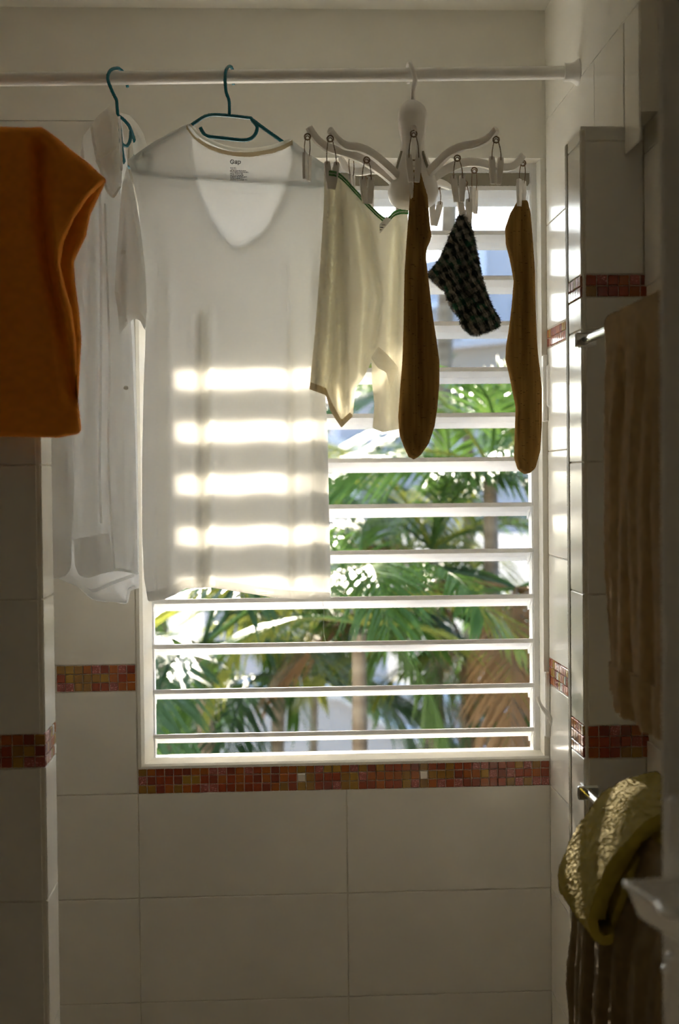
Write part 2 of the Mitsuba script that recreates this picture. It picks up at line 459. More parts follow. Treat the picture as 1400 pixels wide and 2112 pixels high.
BLADE = mikit.ply(bl, 'mat_louver', 40)
clip_m = cat(box(BL-.002, BL+.010, 0, .062, -.026, -.004), box(BR-.010, BR+.002, 0, .062, -.026, -.004))
blade_y = [1503.5, 1412, 1320, 1228, 1133, 1038, 943.5, 852, 758, 663, 569, 476, 384]
BYI = WY + .058                              # inner edge of the blades
for k, py in enumerate(blade_y):
    z = U(900, py, BYI)[2]
    M = T().translate([0, BYI, z])
    s = add('blade', {**BLADE, 'to_world': M}, None, w1)
for side in (0, 1):
    x = (BL-.006, BR-.001)[side]
    add('side_channel', box(x, x+.008, WY+.06, WY+.105, WB+.01, WT-.05), 'mat_louver', w1)
    for k, py in enumerate(blade_y):
        z = U(900, py, BYI)[2]
        a = trimesh.creation.extrude_polygon(sg.Polygon([(0.002, -.003), (.03, -.014), (.062, -.028), (.055, -.046), (.040, -.040), (.012, -.02)]), .004)
        xx = (BL-.001, BR-.004)[side]
        a.apply_transform(np.array([[0, 0, 1, xx], [1, 0, 0, BYI], [0, 1, 0, z], [0, 0, 0, 1.0]]))
        add('blade_clip', a, 'mat_louver', w1)


def crank(py0, py1, lever, label):
    k = f'{w1}__operating_handle'
    Y = WY-.006
    a, b = U(1131, py0, Y), U(1133, py1, Y)
    body = rbox(WR-.012, WR+.001, Y-.012, Y+.01, b[2], a[2], .003)
    key = add('operating_handle', body, 'mat_enamel', w1, label=label)
    if lever:
        p = [U(1108, 1437, Y-.02), U(1115, 1455, Y-.025), U(1130, 1475, Y-.025), U(1143, 1498, Y-.02)]
        add('lever', tube(spline(p, 14), np.linspace(.004, .007, 14), 8), 'mat_enamel', key, smooth=40)
        add('bracket', rbox(U(1128, 0, Y-.02)[0], U(1146, 0, Y-.02)[0], Y-.03, Y-.008, U(0, 1502, Y-.02)[2], U(0, 1388, Y-.02)[2], .003), 'mat_enamel', key)
    else:
        add('lever', rbox(U(1122, 0, Y-.02)[0], U(1141, 0, Y-.02)[0], Y-.035, Y-.01, U(0, 850, Y-.02)[2], U(0, 757, Y-.02)[2], .006), 'mat_enamel', key)


crank(732, 870, False, 'upright white lever on the right jamb')
crank(1385, 1520, True, 'slanted white crank lever low on the right jamb')

# ---------------------------------------------------------------- the clothes rail
YR = (WX-.004)/((U(1193, 148, 2.0)[0]-U(1193, 148, 1.0)[0]))
rA, rB = U(-20, 164, YR), U(1190, 149.5, YR)
rdir = (rA-rB)/np.linalg.norm(rA-rB)
rA = rB + rdir*((LX-rB[0])/rdir[0])
rail = thing('clothes_rail', 'white round shower rail spanning the room below the ceiling', 'rail')
add('rod', tube([rA, (rA+rB)/2, rB], .0150, 24), 'mat_enamel', rail, smooth=40)
fl = lathe([(0, 0), (.030, 0), (.030, .003), (.026, .007), (.021, .016), (.0205, .034), (0, .034)], 28)
fl.apply_transform(trimesh.geometry.align_vectors([0, 0, 1], [-1, 0, 0])); fl.apply_translation([WX-.004, rB[1], rB[2]])
add('end_socket', fl, 'mat_enamel', rail, smooth=35)


def pxl(pts, Y):
    """Polyline through measured points; a third number is a depth offset in metres."""
    return np.array([U(p[0], p[1], Y + (p[2] if len(p) > 2 else 0)) for p in pts])


HOOK = dict(n=36)
# ---------------------------------------------------------------- T-shirt and its hanger
hang = thing('clothes_hanger', 'dark teal plastic hanger carrying the white v-neck T-shirt', 'hanger', 'teal clothes hangers')
hk = pxl([(473, 238, -.005), (473, 220, -.008), (472, 206, -.020), (466, 188, -.026), (464, 162, -.026), (466, 145, -.020), (472, 137, -.002), (478, 140, .014), (481, 155, .023), (481, 175, .022)], YR)
add('hook', tube(spline(hk, 40), .0036, 10), 'mat_teal', hang, smooth=40)
fr = pxl([(510, 243), (436, 237), (402, 253), (385, 266), (330, 297), (294, 320), (278, 336), (278, 352), (290, 359), (330, 363), (480, 375), (600, 381), (644, 384), (668, 380), (680, 368), (674, 354), (656, 344), (620, 324), (596, 302), (575, 287), (540, 262), (520, 247)], YR)
add('frame', tube(spline(fr, 120, True), .0041, 8, False), 'mat_teal', hang, smooth=40)
add('neck_loop', tube(spline(pxl([(520, 248), (530, 262), (524, 280), (505, 289), (460, 285), (428, 281), (419, 274), (413, 263)], YR), 40), .0042, 10), 'mat_teal', hang, smooth=40)
for c in ((296, 340), (660, 364)):
    g = np.linspace(0, 2*np.pi, 29)
    add('shoulder_loop', tube(pxl(np.stack([c[0]+17*np.cos(g), c[1]+17*np.sin(g)], 1), YR), .0035, 8, False), 'mat_teal', hang, smooth=40)

tee = thing('t_shirt', 'white cotton v-neck T-shirt turned inside out on the teal hanger, striped with sunlight', 'shirt')
tb = [(270, 350), (285, 420), (295, 520), (301, 620), (300, 700), (296, 800), (293, 950), (293, 1100), (297, 1190), (305, 1241), (340, 1236), (362, 1226), (380, 1214), (430, 1211), (500, 1222), (560, 1232), (620, 1236), (682, 1238),
      (682, 1180), (678, 1050), (676, 900), (670, 800), (662, 700), (662, 600), (666, 480), (672, 400), (690, 352)]
tee_folds_ = folds(ridge([(350, 560), (352, 1225)], 12, .006), ridge([(415, 640), (417, 1215)], 10, -.010), ridge([(436, 640), (437, 1215)], 7, .006), ridge([(595, 520), (600, 1230)], 11, -.006),
                  ridge([(640, 500), (650, 1235)], 12, .006), ridge([(380, 420), (392, 900)], 22, -.003), ridge([(540, 640), (545, 1230)], 28, .004), ridge([(480, 740), (485, 1230)], 20, -.003),
                  ridge([(272, 360), (300, 660)], 14, -.006), ridge([(325, 420), (320, 1230)], 14, -.004))

tee_folds = lambda x, y: 1.8*tee_folds_(x, y)


def tee_bulge(x, y):      # keeps the hanger between the two layers
    top = np.interp(x, [262, 385, 600, 690], [330, 258, 290, 352])
    return .0074 - .0034*np.clip((y-480)/140, 0, 1)


def tee_near(x, y, d):
    return YR - tee_bulge(x, y)*np.sqrt(np.clip(d/8, 0, 1)) + tee_folds(x, y)*np.clip(d/14, 0.25, 1)


def tee_far(x, y, d):
    return YR + (tee_bulge(x, y) + .014*np.clip((560-y)/140, 0, 1)*np.clip(d/40, 0, 1))*np.sqrt(np.clip(d/10, 0, 1)) + tee_folds(x, y)*np.clip(d/14, 0.25, 1)*.8


neck_b = [(398, 256), (415, 282), (440, 299), (475, 310), (515, 313), (555, 307), (585, 297), (600, 287)]
shoulders = [(690, 352), (645, 322), (600, 287)]
near = sheet(tb[:-1] + shoulders + neck_b[::-1] + [(385, 255), (320, 290), (262, 330)], tee_near, 8)
vneck = [(600, 287), (600, 340), (590, 385), (578, 415), (562, 448), (553, 470), (535, 488), (512, 504), (494, 513), (478, 505), (458, 484), (438, 452), (420, 416), (408, 384), (402, 345), (397, 300), (392, 256)]
far = sheet(tb[:-1] + [(690, 352), (645, 322), (600, 287)] + vneck[1:] + [(385, 255), (320, 290), (262, 330)], tee_far, 8)
add('body', cat(near, far), 'mat_shirt', tee, smooth=True)
for k, (a, b, y0) in enumerate([(402, 427, 640), (591, 604, 660), (637, 668, 560)]):      # narrow folds where the cloth lies double
    q = [(a+6, y0), (b-4, y0+8), (b, y0+80), (b+3, 900), (b+4, 1212), (a+4, 1212), (a+2, 900), (a, y0+80)]
    add('fold', cat(*[sheet(q, lambda x, y, d, o=o: YR + o + tee_folds(x, y), 7) for o in (.0012,)]), 'mat_shirt', tee, smooth=True)
slv = [(262, 342), (252, 380), (246, 450), (240, 530), (236, 600), (243, 640), (246, 690), (258, 674), (276, 657), (288, 660), (299, 682), (303, 640), (300, 560), (290, 470), (276, 390)]
sl_f = folds(ridge([(262, 400), (262, 680)], 7, .012), ridge([(280, 420), (285, 680)], 7, -.010), ridge([(250, 560), (246, 690)], 6, -.008))
add('sleeve', cat(sheet(slv, lambda x, y, d: YR-.012 - .022*np.sqrt(np.clip(d/14, 0, 1)) + sl_f(x, y), 7), sheet(slv, lambda x, y, d: YR - .006 + sl_f(x, y), 7), sheet(slv, lambda x, y, d: YR+.012 + .018*np.sqrt(np.clip(d/14, 0, 1)) + sl_f(x, y), 7)), 'mat_shirt', tee, smooth=True)
add('sleeve_hem', sheet([(236, 600), (243, 640), (246, 690), (258, 674), (276, 657), (288, 660), (299, 682), (301, 662), (288, 640), (274, 637), (256, 652), (249, 650), (245, 604)], lambda x, y, d: YR-.036 + sl_f(x, y), 6), 'mat_shirt', tee, smooth=True)
slr = [(680, 352), (700, 380), (708, 450), (716, 560), (722, 640), (690, 650), (672, 640), (668, 560), (672, 430)]
add('sleeve', cat(sheet(slr, lambda x, y, d: YR+.030 - .012*np.sqrt(np.clip(d/14, 0, 1)), 7), sheet(slr, lambda x, y, d: YR+.034 + .02*np.sqrt(np.clip(d/14, 0, 1)), 7)), 'mat_shirt', tee, smooth=True)


def strip(path, w, dy, Y, off, n=60):
    """A band of cloth along a pixel path, w pixels wide measured along dy."""
    p = spline(path, n); q = p + np.asarray(dy)*w
    v = np.vstack([U(p[:, 0], p[:, 1], Y+off), U((p[:, 0]+q[:, 0])/2, (p[:, 1]+q[:, 1])/2, Y+off-.002), U(q[:, 0], q[:, 1], Y+off)])
    f = []
    for r in (0, 1):
        for i in range(n-1):
            f += [(r*n+i, (r+1)*n+i, (r+1)*n+i+1), (r*n+i, (r+1)*n+i+1, r*n+i+1)]
    return trimesh.Trimesh(v, f, process=False)


add('neckband', strip([(384, 257), (402, 279), (430, 298), (470, 311), (515, 314), (560, 307), (588, 297), (603, 288)], 11, (0.05, 1), YR, -.0065), 'mat_rib', tee, smooth=True, label='cream ribbed neckband')
add('collar_edge', strip([(392, 254), (412, 274), (440, 290), (475, 302), (515, 305), (555, 300), (580, 292), (597, 286)], 9, (0.05, 1), YR, -.0055), 'mat_cream', tee, smooth=True)


def printed(text, px, py, hpx, Y, off, bold=False, mat_='mat_ink', parent=tee, name='print', rot=0.0):
    s = Y/F
    m = text_mesh(text, hpx*s, .0003, bold)
    R = np.eye(4); R[:3, :3] = np.array([[1, 0, 0], [0, 0, -1], [0, 1, 0]])
    a = trimesh.transformations.rotation_matrix(rot, [0, 1, 0])
    m.apply_transform(a @ R); m.apply_translation(U(px, py, Y+off))
    return m


nz = float(tee_near(np.array([490.]), np.array([345.]), np.array([40.]))[0])-YR-.0015
prt = [printed('Gap', 474, 338, 8.5, YR, nz, True)]
for k in range(9):                            # the lines too small to read in the photograph
    x = 474.0 + RNG.uniform(0, 2); end = x + (12 if k < 2 else RNG.uniform(26, 37))
    while x < end:
        w_ = RNG.uniform(1.5, 4.5); a = U(x, 345.5+k*3.1, YR+nz); b = U(min(x+w_, end), 345.5+k*3.1+RNG.uniform(1.1, 1.7), YR+nz)
        prt.append(box(a[0], b[0], a[1]-.0003, a[1], b[2], a[2])); x += w_ + 1.1
add('neck_print', cat(*prt), 'mat_ink', tee, label='small grey print inside the neck')
hem = sheet([(297, 1190), (305, 1241), (340, 1236), (362, 1226), (380, 1214), (430, 1211), (500, 1222), (560, 1232), (620, 1236), (682, 1238), (681, 1222), (620, 1219), (560, 1214), (500, 1204), (430, 1193), (378, 1196), (350, 1210), (303, 1222)],
            lambda x, y, d: tee_near(x, y, np.full_like(x, 30.0))-.0012, 6)
add('hem', hem, 'mat_shirt', tee, smooth=True)

add('loose_thread', tube(spline(pxl([(664, 1236), (668, 1262), (667, 1290), (669, 1315), (675, 1330)], YR-.006), 24), .0004, 5), 'mat_shirt', tee)

# ---------------------------------------------------------------- sheer white shirt, turned edge-on
hang2 = thing('clothes_hanger', 'brighter teal plastic hanger seen end-on inside the sheer white shirt', 'hanger', 'teal clothes hangers')
hk = pxl([(243, 240, -.012), (241, 215, -.014), (240, 206, -.018), (233, 192, -.024), (224, 170, -.027), (222, 158, -.026), (227, 146, -.018), (237, 141, -.002), (248, 143, .012), (258, 156, .023), (263, 180, .022)], YR)
add('hook', tube(spline(hk, 40), .0037, 10), 'mat_teal', hang2, smooth=40)
add('frame', tube(spline(pxl([(243, 240, -.012), (262, 254, 0), (272, 274, .02), (279, 300, .05), (277, 330, .08), (268, 345, .06), (258, 338, .03), (252, 310, 0), (248, 270, -.01)], YR), 60, True), .0038, 8, False), 'mat_teal', hang2, smooth=40)
add('neck_loop', tube(spline(pxl([(270, 270, .02), (268, 290, .01), (261, 301, 0), (252, 297, -.01), (246, 286, -.02)], YR), 24), .0038, 8), 'mat_teal', hang2, smooth=40)
shirt = thing('dress_shirt', 'sheer white button shirt hanging turned between the orange garment and the T-shirt', 'shirt')
sh_f = folds(ridge([(214, 420), (222, 760), (218, 1000), (235, 1170)], 6, -.016), ridge([(200, 330), (205, 1170)], 9, .012), ridge([(245, 420), (262, 1170)], 10, .010), ridge([(180, 420), (165, 1170)], 12, -.012), ridge([(232, 640), (250, 1170)], 6, -.008),
             ridge([(134, 900), (150, 1180)], 10, .012))
YS = YR+.012
A = [(205, 236), (238, 238), (246, 330), (248, 405), (255, 500), (262, 560), (272, 700), (279, 900), (283, 1100), (285, 1186), (262, 1180), (238, 1178), (208, 1184), (182, 1192), (164, 1186), (155, 1168), (148, 1120), (142, 1020), (134, 900), (140, 700), (150, 500), (158, 360), (172, 280)]
B = [(170, 290), (146, 420), (126, 640), (108, 900), (100, 1100), (100, 1192), (122, 1192), (138, 1184), (147, 1164), (147, 1120), (152, 1020), (160, 900), (172, 640), (185, 420)]
C = [(205, 236), (250, 240), (262, 330), (266, 420), (270, 560), (278, 700), (283, 900), (286, 1100), (287, 1213), (270, 1217), (262, 1244), (235, 1242), (192, 1237), (160, 1210), (118, 1192), (104, 1100), (112, 900), (130, 640), (150, 400), (172, 280)]
add('front_panel', sheet(A, lambda x, y, d: YS-.035*np.sqrt(np.clip(d/40, 0, 1)) + sh_f(x, y), 9), 'mat_sheer', shirt, smooth=True)
add('front_panel', sheet(B, lambda x, y, d: YS-.02 + sh_f(x, y)*.7, 9), 'mat_sheer', shirt, smooth=True)
add('back_panel', sheet(C, lambda x, y, d: YS+.04*np.sqrt(np.clip(d/40, 0, 1)) + sh_f(x, y)*.6, 9), 'mat_sheer', shirt, smooth=True)
add('placket', sheet([(122, 934), (132, 930), (143, 936), (152, 1000), (165, 1060), (172, 1108), (160, 1112), (148, 1108), (140, 1060), (128, 1000)], lambda x, y, d: YS-.012 + sh_f(x, y)*.7, 8), 'mat_sheer', shirt, smooth=True)
for pts, o in (([(104, 1108), (147, 1106), (147, 1164), (138, 1184), (122, 1192), (104, 1192)], -.027), ([(152, 1112), (225, 1098), (236, 1176), (208, 1184), (182, 1192), (164, 1186), (155, 1168)], -.043)):
    add('tail_facing', sheet(pts, lambda x, y, d, o=o: YS + o + sh_f(x, y)*.6, 8), 'mat_sheer', shirt, smooth=True)
add('collar', cat(sheet([(226, 218), (200, 240), (186, 262), (192, 300), (202, 336), (238, 372), (247, 352), (246, 300), (243, 240)], lambda x, y, d: YS-.05-.01*np.sqrt(np.clip(d/12, 0, 1)), 7),
                  sheet([(247, 232), (268, 238), (284, 256), (296, 276), (304, 302), (292, 318), (276, 322), (272, 290), (262, 262), (248, 246)], lambda x, y, d: YS+.03-.008*np.sqrt(np.clip(d/12, 0, 1)), 7)), 'mat_collar', shirt, smooth=True)
add('sleeve', cat(sheet([(196, 330), (205, 350), (218, 392), (232, 408), (240, 402), (250, 386), (252, 350), (244, 300)], lambda x, y, d: YS-.055-.012*np.sqrt(np.clip(d/14, 0, 1)), 7)), 'mat_sheer', shirt, smooth=True)
def seam(path, w, off, name='hem', dx=0):
    p = spline(path, 50); t = np.gradient(p, axis=0); t /= np.linalg.norm(t, axis=1, keepdims=True); q = p + np.stack([t[:, 1], -t[:, 0]], 1)*w
    v = np.vstack([U(a[:, 0], a[:, 1], YS + off(a[:, 0], a[:, 1])) for a in (p, q)]); n = 50
    return add(name, trimesh.Trimesh(v, [f for i in range(n-1) for f in ((i, n+i, n+i+1), (i, n+i+1, i+1))], process=False), 'mat_sheer', shirt, smooth=True)


near_o = lambda x, y: -.0385 + sh_f(x, y); far_o = lambda x, y: .036 + sh_f(x, y)*.6
seam([(155, 1168), (164, 1186), (182, 1192), (208, 1184), (238, 1178), (262, 1180), (285, 1186)], 6, lambda x, y: -.012 + sh_f(x, y))
seam([(100, 1192), (122, 1192), (138, 1184), (147, 1164), (147, 1120)], 6, lambda x, y: -.024 + sh_f(x, y)*.7)
seam([(160, 1210), (192, 1222), (235, 1205), (287, 1186)], 7, lambda x, y: .02 + sh_f(x, y)*.6)
seam([(160, 1210), (192, 1237), (235, 1242), (262, 1244), (270, 1217), (287, 1213)], 6, lambda x, y: .012 + sh_f(x, y)*.6)
seam([(214, 420), (220, 600), (224, 760), (221, 900), (226, 1050), (234, 1172)], 4, lambda x, y: -.040 + sh_f(x, y), 'fold_edge')
seam([(202, 360), (206, 560), (205, 800), (203, 960), (206, 1080)], 5, lambda x, y: -.040 + sh_f(x, y), 'fold_edge')
seam([(186, 262), (192, 300), (202, 336), (238, 372)], 5, lambda x, y: -.063, 'collar_seam')
seam([(243, 240), (247, 300), (248, 352)], 5, lambda x, y: -.063, 'collar_seam')
seam([(196, 332), (205, 350), (218, 392), (232, 408), (240, 402), (250, 386)], 5, lambda x, y: -.070, 'sleeve_hem')
for y in (520, 660, 800):
    b = trimesh.creation.cylinder(.0052, .0024, sections=16); b.apply_transform(trimesh.geometry.align_vectors([0, 0, 1], [0, 1, 0]))
    b.apply_translation(U(np.interp(y, [500, 820], [254, 260]), y, YS-.038)); add('button', b, 'mat_tag', shirt, smooth=40)

# ---------------------------------------------------------------- orange knitted top over the left partition
YO = 2.675
org = thing('knitted_top', 'burnt orange knitted top with a short cap sleeve draped over the left partition', 'top')
of = [(-420, 258), (0, 261), (60, 263), (84, 261), (100, 271), (125, 290), (150, 312), (180, 334), (205, 357), (220, 371), (200, 390), (180, 410), (152, 452), (131, 500), (124, 545), (134, 590), (149, 640), (157, 710), (158, 790), (163, 840), (168, 885), (163, 895), (120, 903), (60, 901), (-420, 899)]
obk = [(-420, 266), (60, 270), (100, 282), (150, 322), (205, 363), (219, 374), (204, 406), (186, 444), (178, 486), (152, 540), (156, 590), (163, 640), (168, 700), (163, 790), (160, 850), (120, 880), (60, 890), (-420, 890)]
o_f = folds(ridge([(76, 290), (84, 450), (100, 560), (130, 700), (150, 830)], 13, .030), ridge([(104, 420), (124, 620), (146, 780)], 9, -.014), ridge([(30, 300), (20, 880)], 40, -.010), ridge([(120, 290), (118, 440)], 16, -.010), ridge([(196, 372), (150, 440)], 8, -.006))
add('front', pillow(of, YO-.012, .018, 22, o_f, 7), 'mat_orange', org, smooth=50)
add('back', pillow(obk, YO+.022, .012, 18, None, 8), 'mat_orange', org, smooth=50)
arc = [(PY-.03, LTOP-.06), (PY-.024, LTOP-.015), (PY-.012, LTOP+.009), (PY+.02, LTOP+.013), (PYB-.01, LTOP+.013), (PYB+.016, LTOP+.006), (PYB+.022, LTOP-.03), (PYB+.024, LTOP-.30)]
ov = trimesh.creation.extrude_polygon(sg.LineString(arc).buffer(.006), LPX-.012-(LX+.3))
ov.apply_transform(np.array([[0, 0, 1, LX+.3], [1, 0, 0, 0], [0, 1, 0, 0], [0, 0, 0, 1.0]]))
add('back_panel', ov, 'mat_orange', org, smooth=40)

# ---------------------------------------------------------------- octopus clip hanger
octo = thing('clip_hanger', 'white plastic octopus hanger with curved arms and pegs, hooked on the rail', 'hanger')
oc = lambda py: U(850, py, YR)
zc = [oc(y)[2] for y in (206, 216, 234, 262, 300, 340, 372, 400, 424, 434)]
rr = np.array([4, 21, 30, 29, 24, 36, 47, 52, 40, 2])*YR/F
bm = lathe(np.stack([rr, np.array(zc)-zc[0]], 1)[::-1], 32)
sp = spline(np.stack([np.r_[0, rr, 0], np.r_[zc[0], zc, zc[-1]]-zc[0]], 1), 40); sp[:, 0] = np.maximum(sp[:, 0], 0)
bm = lathe(sp[::-1], 36); bm.apply_translation([oc(206)[0], YR, zc[0]])
add('body', bm, 'mat_plastic', octo, smooth=40)
hk = pxl([(851, 212, 0), (851, 190, -.002), (853, 178, -.008), (856, 165, -.022), (852, 148, -.027), (848, 136, -.020), (845, 129, -.004), (841, 134, .012), (840, 150, .023), (842, 172, .022)], YR)
add('hook', tube(spline(hk, 36), np.linspace(.0060, .0040, 36), 10), 'mat_plastic', octo, smooth=40)


def arm(pts, y0, y1, w0=.0105, w1=.0075):
    p = np.array(pts, float); n = 30
    q = spline(p, n); t = np.r_[0, np.cumsum(np.linalg.norm(np.diff(q, axis=0), axis=1))]; t /= t[-1]
    c = U(q[:, 0], q[:, 1], YR + y0 + (y1-y0)*t)
    tan = np.gradient(c, axis=0); tan /= np.linalg.norm(tan, axis=1, keepdims=True)
    side = np.cross(tan, [0, 0, 1.0]); side /= np.linalg.norm(side, axis=1, keepdims=True)
    up = np.cross(side, tan)
    w = np.linspace(w0, w1, n)[:, None]
    prof = [(-.55, -1), (.55, -1), (.75, -.6), (.75, .5), (.45, 1), (-.45, 1), (-.75, .5), (-.75, -.6)]
    v = np.stack([c + side*w*a + up*w*b for a, b in prof], 1).reshape(-1, 3); k = len(prof); f = []
    for i in range(n-1):
        for j in range(k):
            a, b = i*k+j, i*k+(j+1) % k
            f += [(a, b, b+k), (a, b+k, a+k)]
    for j in range(1, k-1): f += [(0, j+1, j), ((n-1)*k, (n-1)*k+j, (n-1)*k+j+1)]
    return trimesh.Trimesh(v, f, process=False), c


ARMS = [([(882, 357), (902, 338), (925, 316), (955, 302), (985, 296), (1008, 284), (1024, 266)], -.03, -.17),
        ([(890, 368), (920, 350), (950, 337), (985, 335), (1020, 344), (1050, 345), (1066, 336), (1078, 320)], 0, .06),
        ([(884, 372), (900, 376), (915, 380), (926, 386)], .03, .19),
        ([(818, 362), (795, 340), (765, 316), (738, 304), (712, 300), (694, 286), (680, 268)], -.03, -.17),
        ([(810, 372), (785, 352), (750, 330), (715, 316), (680, 306), (658, 292), (645, 276), (637, 262)], -.01, -.08),
        ([(815, 362), (790, 352), (765, 350), (745, 354), (725, 352), (710, 340), (703, 326)], .03, .15),
        ([(850, 345), (851, 325), (852, 305), (853, 285), (853, 265)], -.04, -.20),
        ([(838, 372), (836, 366), (838, 362), (840, 352)], .04, .20)]
ARM_C = []
for p, a, b in ARMS:
    m, c = arm(p, a, b); ARM_C.append(c)
    add('arm', m, 'mat_plastic', octo, smooth=50)
for dx in (-22, 22):                          # slots where the arms fold in
    add('hinge_slot', tube(pxl([(850+dx, 312, -.030), (850+dx*1.5, 350, -.036)], YR), .003, 6), 'mat_frame_dark', octo)

LEG = trimesh.creation.extrude_polygon(sg.Polygon([(-.0045, 0), (.0045, 0), (.006, -.012), (.0055, -.032), (.0042, -.056), (-.0042, -.056), (-.0055, -.032), (-.006, -.012)]).buffer(.001), .0065)
LEG.apply_translation((0, 0, -.00325)); LEG.apply_transform(np.array([[1, 0, 0, 0], [0, 0, 1, 0], [0, 1, 0, 0], [0, 0, 0, 1.0]]))


def peg(px, py, dy, ring, angle=0.0, spread=11.0, scale=1.0, yaw=0.0, ring_dy=None):
    """A two-legged peg: px, py is the top between its legs, dy its depth from the rail, ring the pixel where its wire hangs."""
    c = U(px, py, YR+dy); r = U(ring[0], ring[1], YR + (dy if ring_dy is None else ring_dy))
    rot = trimesh.transformations.rotation_matrix(yaw, [0, 0, 1]) @ trimesh.transformations.rotation_matrix(angle, [0, 1, 0])
    legs = []
    for s in (-1, 1):
        m = LEG.copy(); m.apply_scale(scale)
        m.apply_transform(trimesh.transformations.rotation_matrix(math.radians(s*spread/2), [0, 1, 0]))
        m.apply_translation((s*.0105*scale, 0, 0)); legs.append(m)
    bar = box(-.006*scale, .006*scale, -.002, .002, -.026*scale, -.022*scale)
    body = cat(*legs, bar); body.apply_transform(rot); body.apply_translation(c)
    k = add('peg', body, 'mat_plastic', octo, smooth=40)
    l, rr_ = [(rot @ np.array([s*.0105*scale, 0, -.006*scale, 1]))[:3] + c for s in (-1, 1)]
    top = r
    g = [l + (0, -.004, 0), l*.5+(top*.5) + (-.004, -.004, 0), top + (-.004, 0, .002), top + (0, 0, .006), top + (.004, 0, .002), rr_*.5+top*.5 + (.004, -.004, 0), rr_ + (0, -.004, 0)]
    add('wire', tube(spline(g, 30), .0011, 6), 'mat_wire', k, smooth=40)
    a = np.linspace(0, 2*np.pi, 19)
    add('ring', tube(np.stack([top[0]+.0065*np.cos(a), top[1]+0*a, top[2]+.004+.0065*np.sin(a)], 1), .0018, 6, False), 'mat_wire', k, smooth=40)


peg(633, 318, -.08, (634, 286), .03, 2, 1.0, 1.1)
peg(684, 335, -.17, (681, 290), .03, 14, 1.0, .2)
peg(725, 361, -.03, (724, 326), -.04, 3, .95, 1.2)
peg(756, 366, -.10, (756, 334), -.02, 10, 1.0, .3)
peg(762, 395, .10, (758, 366), 0, 6, .95, 1.0)
peg(853, 320, -.20, (853, 280), 0, 8, 1.0, 0)
peg(855, 358, -.09, (853, 328), .02, 8, 1.0, .9)
peg(899, 416, .12, (902, 388), .10, 16, 1.0, .2)
peg(944, 363, -.09, (943, 330), -.04, 9, 1.0, .2)
peg(977, 388, .06, (978, 355), .02, 4, 1.0, 1.0)
peg(957, 412, .02, (958, 382), -.10, 12, 1.05, .2)
peg(1023, 325, -.17, (1023, 292), .02, 8, 1.0, .25)
peg(1075, 372, .06, (1078, 340), .03, 5, 1.08, .9)
peg(827, 428, .12, (836, 392), 0, 14, .8, .2)

# ---------------------------------------------------------------- socks, shorts
def sock(poly, dy, label, f, thick, cuff=None):
    k = thing('sock', label, 'sock', 'socks on the octopus hanger')
    add('foot', pillow(poly, YR+dy, thick, 16, f, 6), 'mat_sock', k, smooth=60)
    return k


sock([(849, 352), (858, 349), (867, 353), (874, 380), (882, 405), (884, 435), (887, 470), (890, 486), (886, 500), (880, 512), (878, 530), (884, 580), (892, 650), (900, 700), (906, 745), (906, 790), (902, 840), (896, 880), (884, 915), (868, 938), (854, 948), (842, 942), (832, 920), (823, 895), (821, 860), (825, 800), (830, 740), (832, 660), (834, 560), (838, 500), (843, 430)], -.09,
     'long brown sock pegged below the centre of the octopus hanger', folds(ridge([(860, 365), (868, 470), (862, 620), (864, 860)], 6, .010), ridge([(878, 400), (884, 490)], 6, -.014), ridge([(848, 420), (848, 880)], 7, -.006), ridge([(850, 880), (862, 945)], 5, .008)), .015)
sock([(1068, 413), (1088, 413), (1094, 440), (1099, 500), (1103, 560), (1104, 620), (1106, 680), (1108, 720), (1113, 760), (1117, 800), (1117, 880), (1114, 930), (1104, 966), (1092, 976), (1080, 978), (1067, 968), (1060, 945), (1061, 900), (1063, 840), (1056, 805), (1050, 775), (1042, 742), (1043, 715), (1049, 680), (1055, 630), (1059, 580), (1052, 540), (1043, 505), (1041, 472), (1052, 440)], .06,
     'long brown sock pegged at the far right of the octopus hanger', folds(ridge([(1076, 420), (1076, 560), (1078, 700), (1066, 800)], 6, .012), ridge([(1092, 440), (1098, 900)], 7, -.007), ridge([(1064, 760), (1070, 960)], 7, -.008)), .014)
pl_poly = [(946, 443), (956, 442), (966, 455), (976, 480), (980, 505), (986, 535), (993, 570), (1004, 605), (1016, 635), (1029, 655), (1031, 668), (1026, 676), (1006, 684), (980, 692), (970, 689), (952, 674), (947, 655), (935, 642), (924, 620), (916, 600), (900, 586), (880, 567), (892, 552), (908, 532), (922, 500), (936, 466)]
pk = thing('sock', 'fluffy dark green and grey plaid slipper sock pegged between the two brown socks', 'sock', 'socks on the octopus hanger')
pm = pillow(pl_poly, YR+.02, .022, 26, folds(ridge([(960, 450), (952, 560), (962, 680)], 9, .012)), 6)
add('foot', pm, 'mat_plaid', pk, smooth=60)
sp_, fi = trimesh.sample.sample_surface(pm, 14000, seed=3)
nn = pm.face_normals[fi]; L_ = RNG.uniform(.004, .009, len(sp_))[:, None]
dv = nn + RNG.normal(0, .45, nn.shape) + np.array([.1, 0, -.5]); dv /= np.linalg.norm(dv, axis=1, keepdims=True)
sd = np.cross(dv, RNG.normal(0, 1, dv.shape)); sd /= np.linalg.norm(sd, axis=1, keepdims=True)
fv = np.stack([sp_-sd*.0008, sp_+sd*.0008, sp_+dv*L_], 1).reshape(-1, 3)
tag(add('pile', trimesh.Trimesh(fv, np.arange(len(fv)).reshape(-1, 3), process=False), 'mat_plaid', pk), kind='stuff')

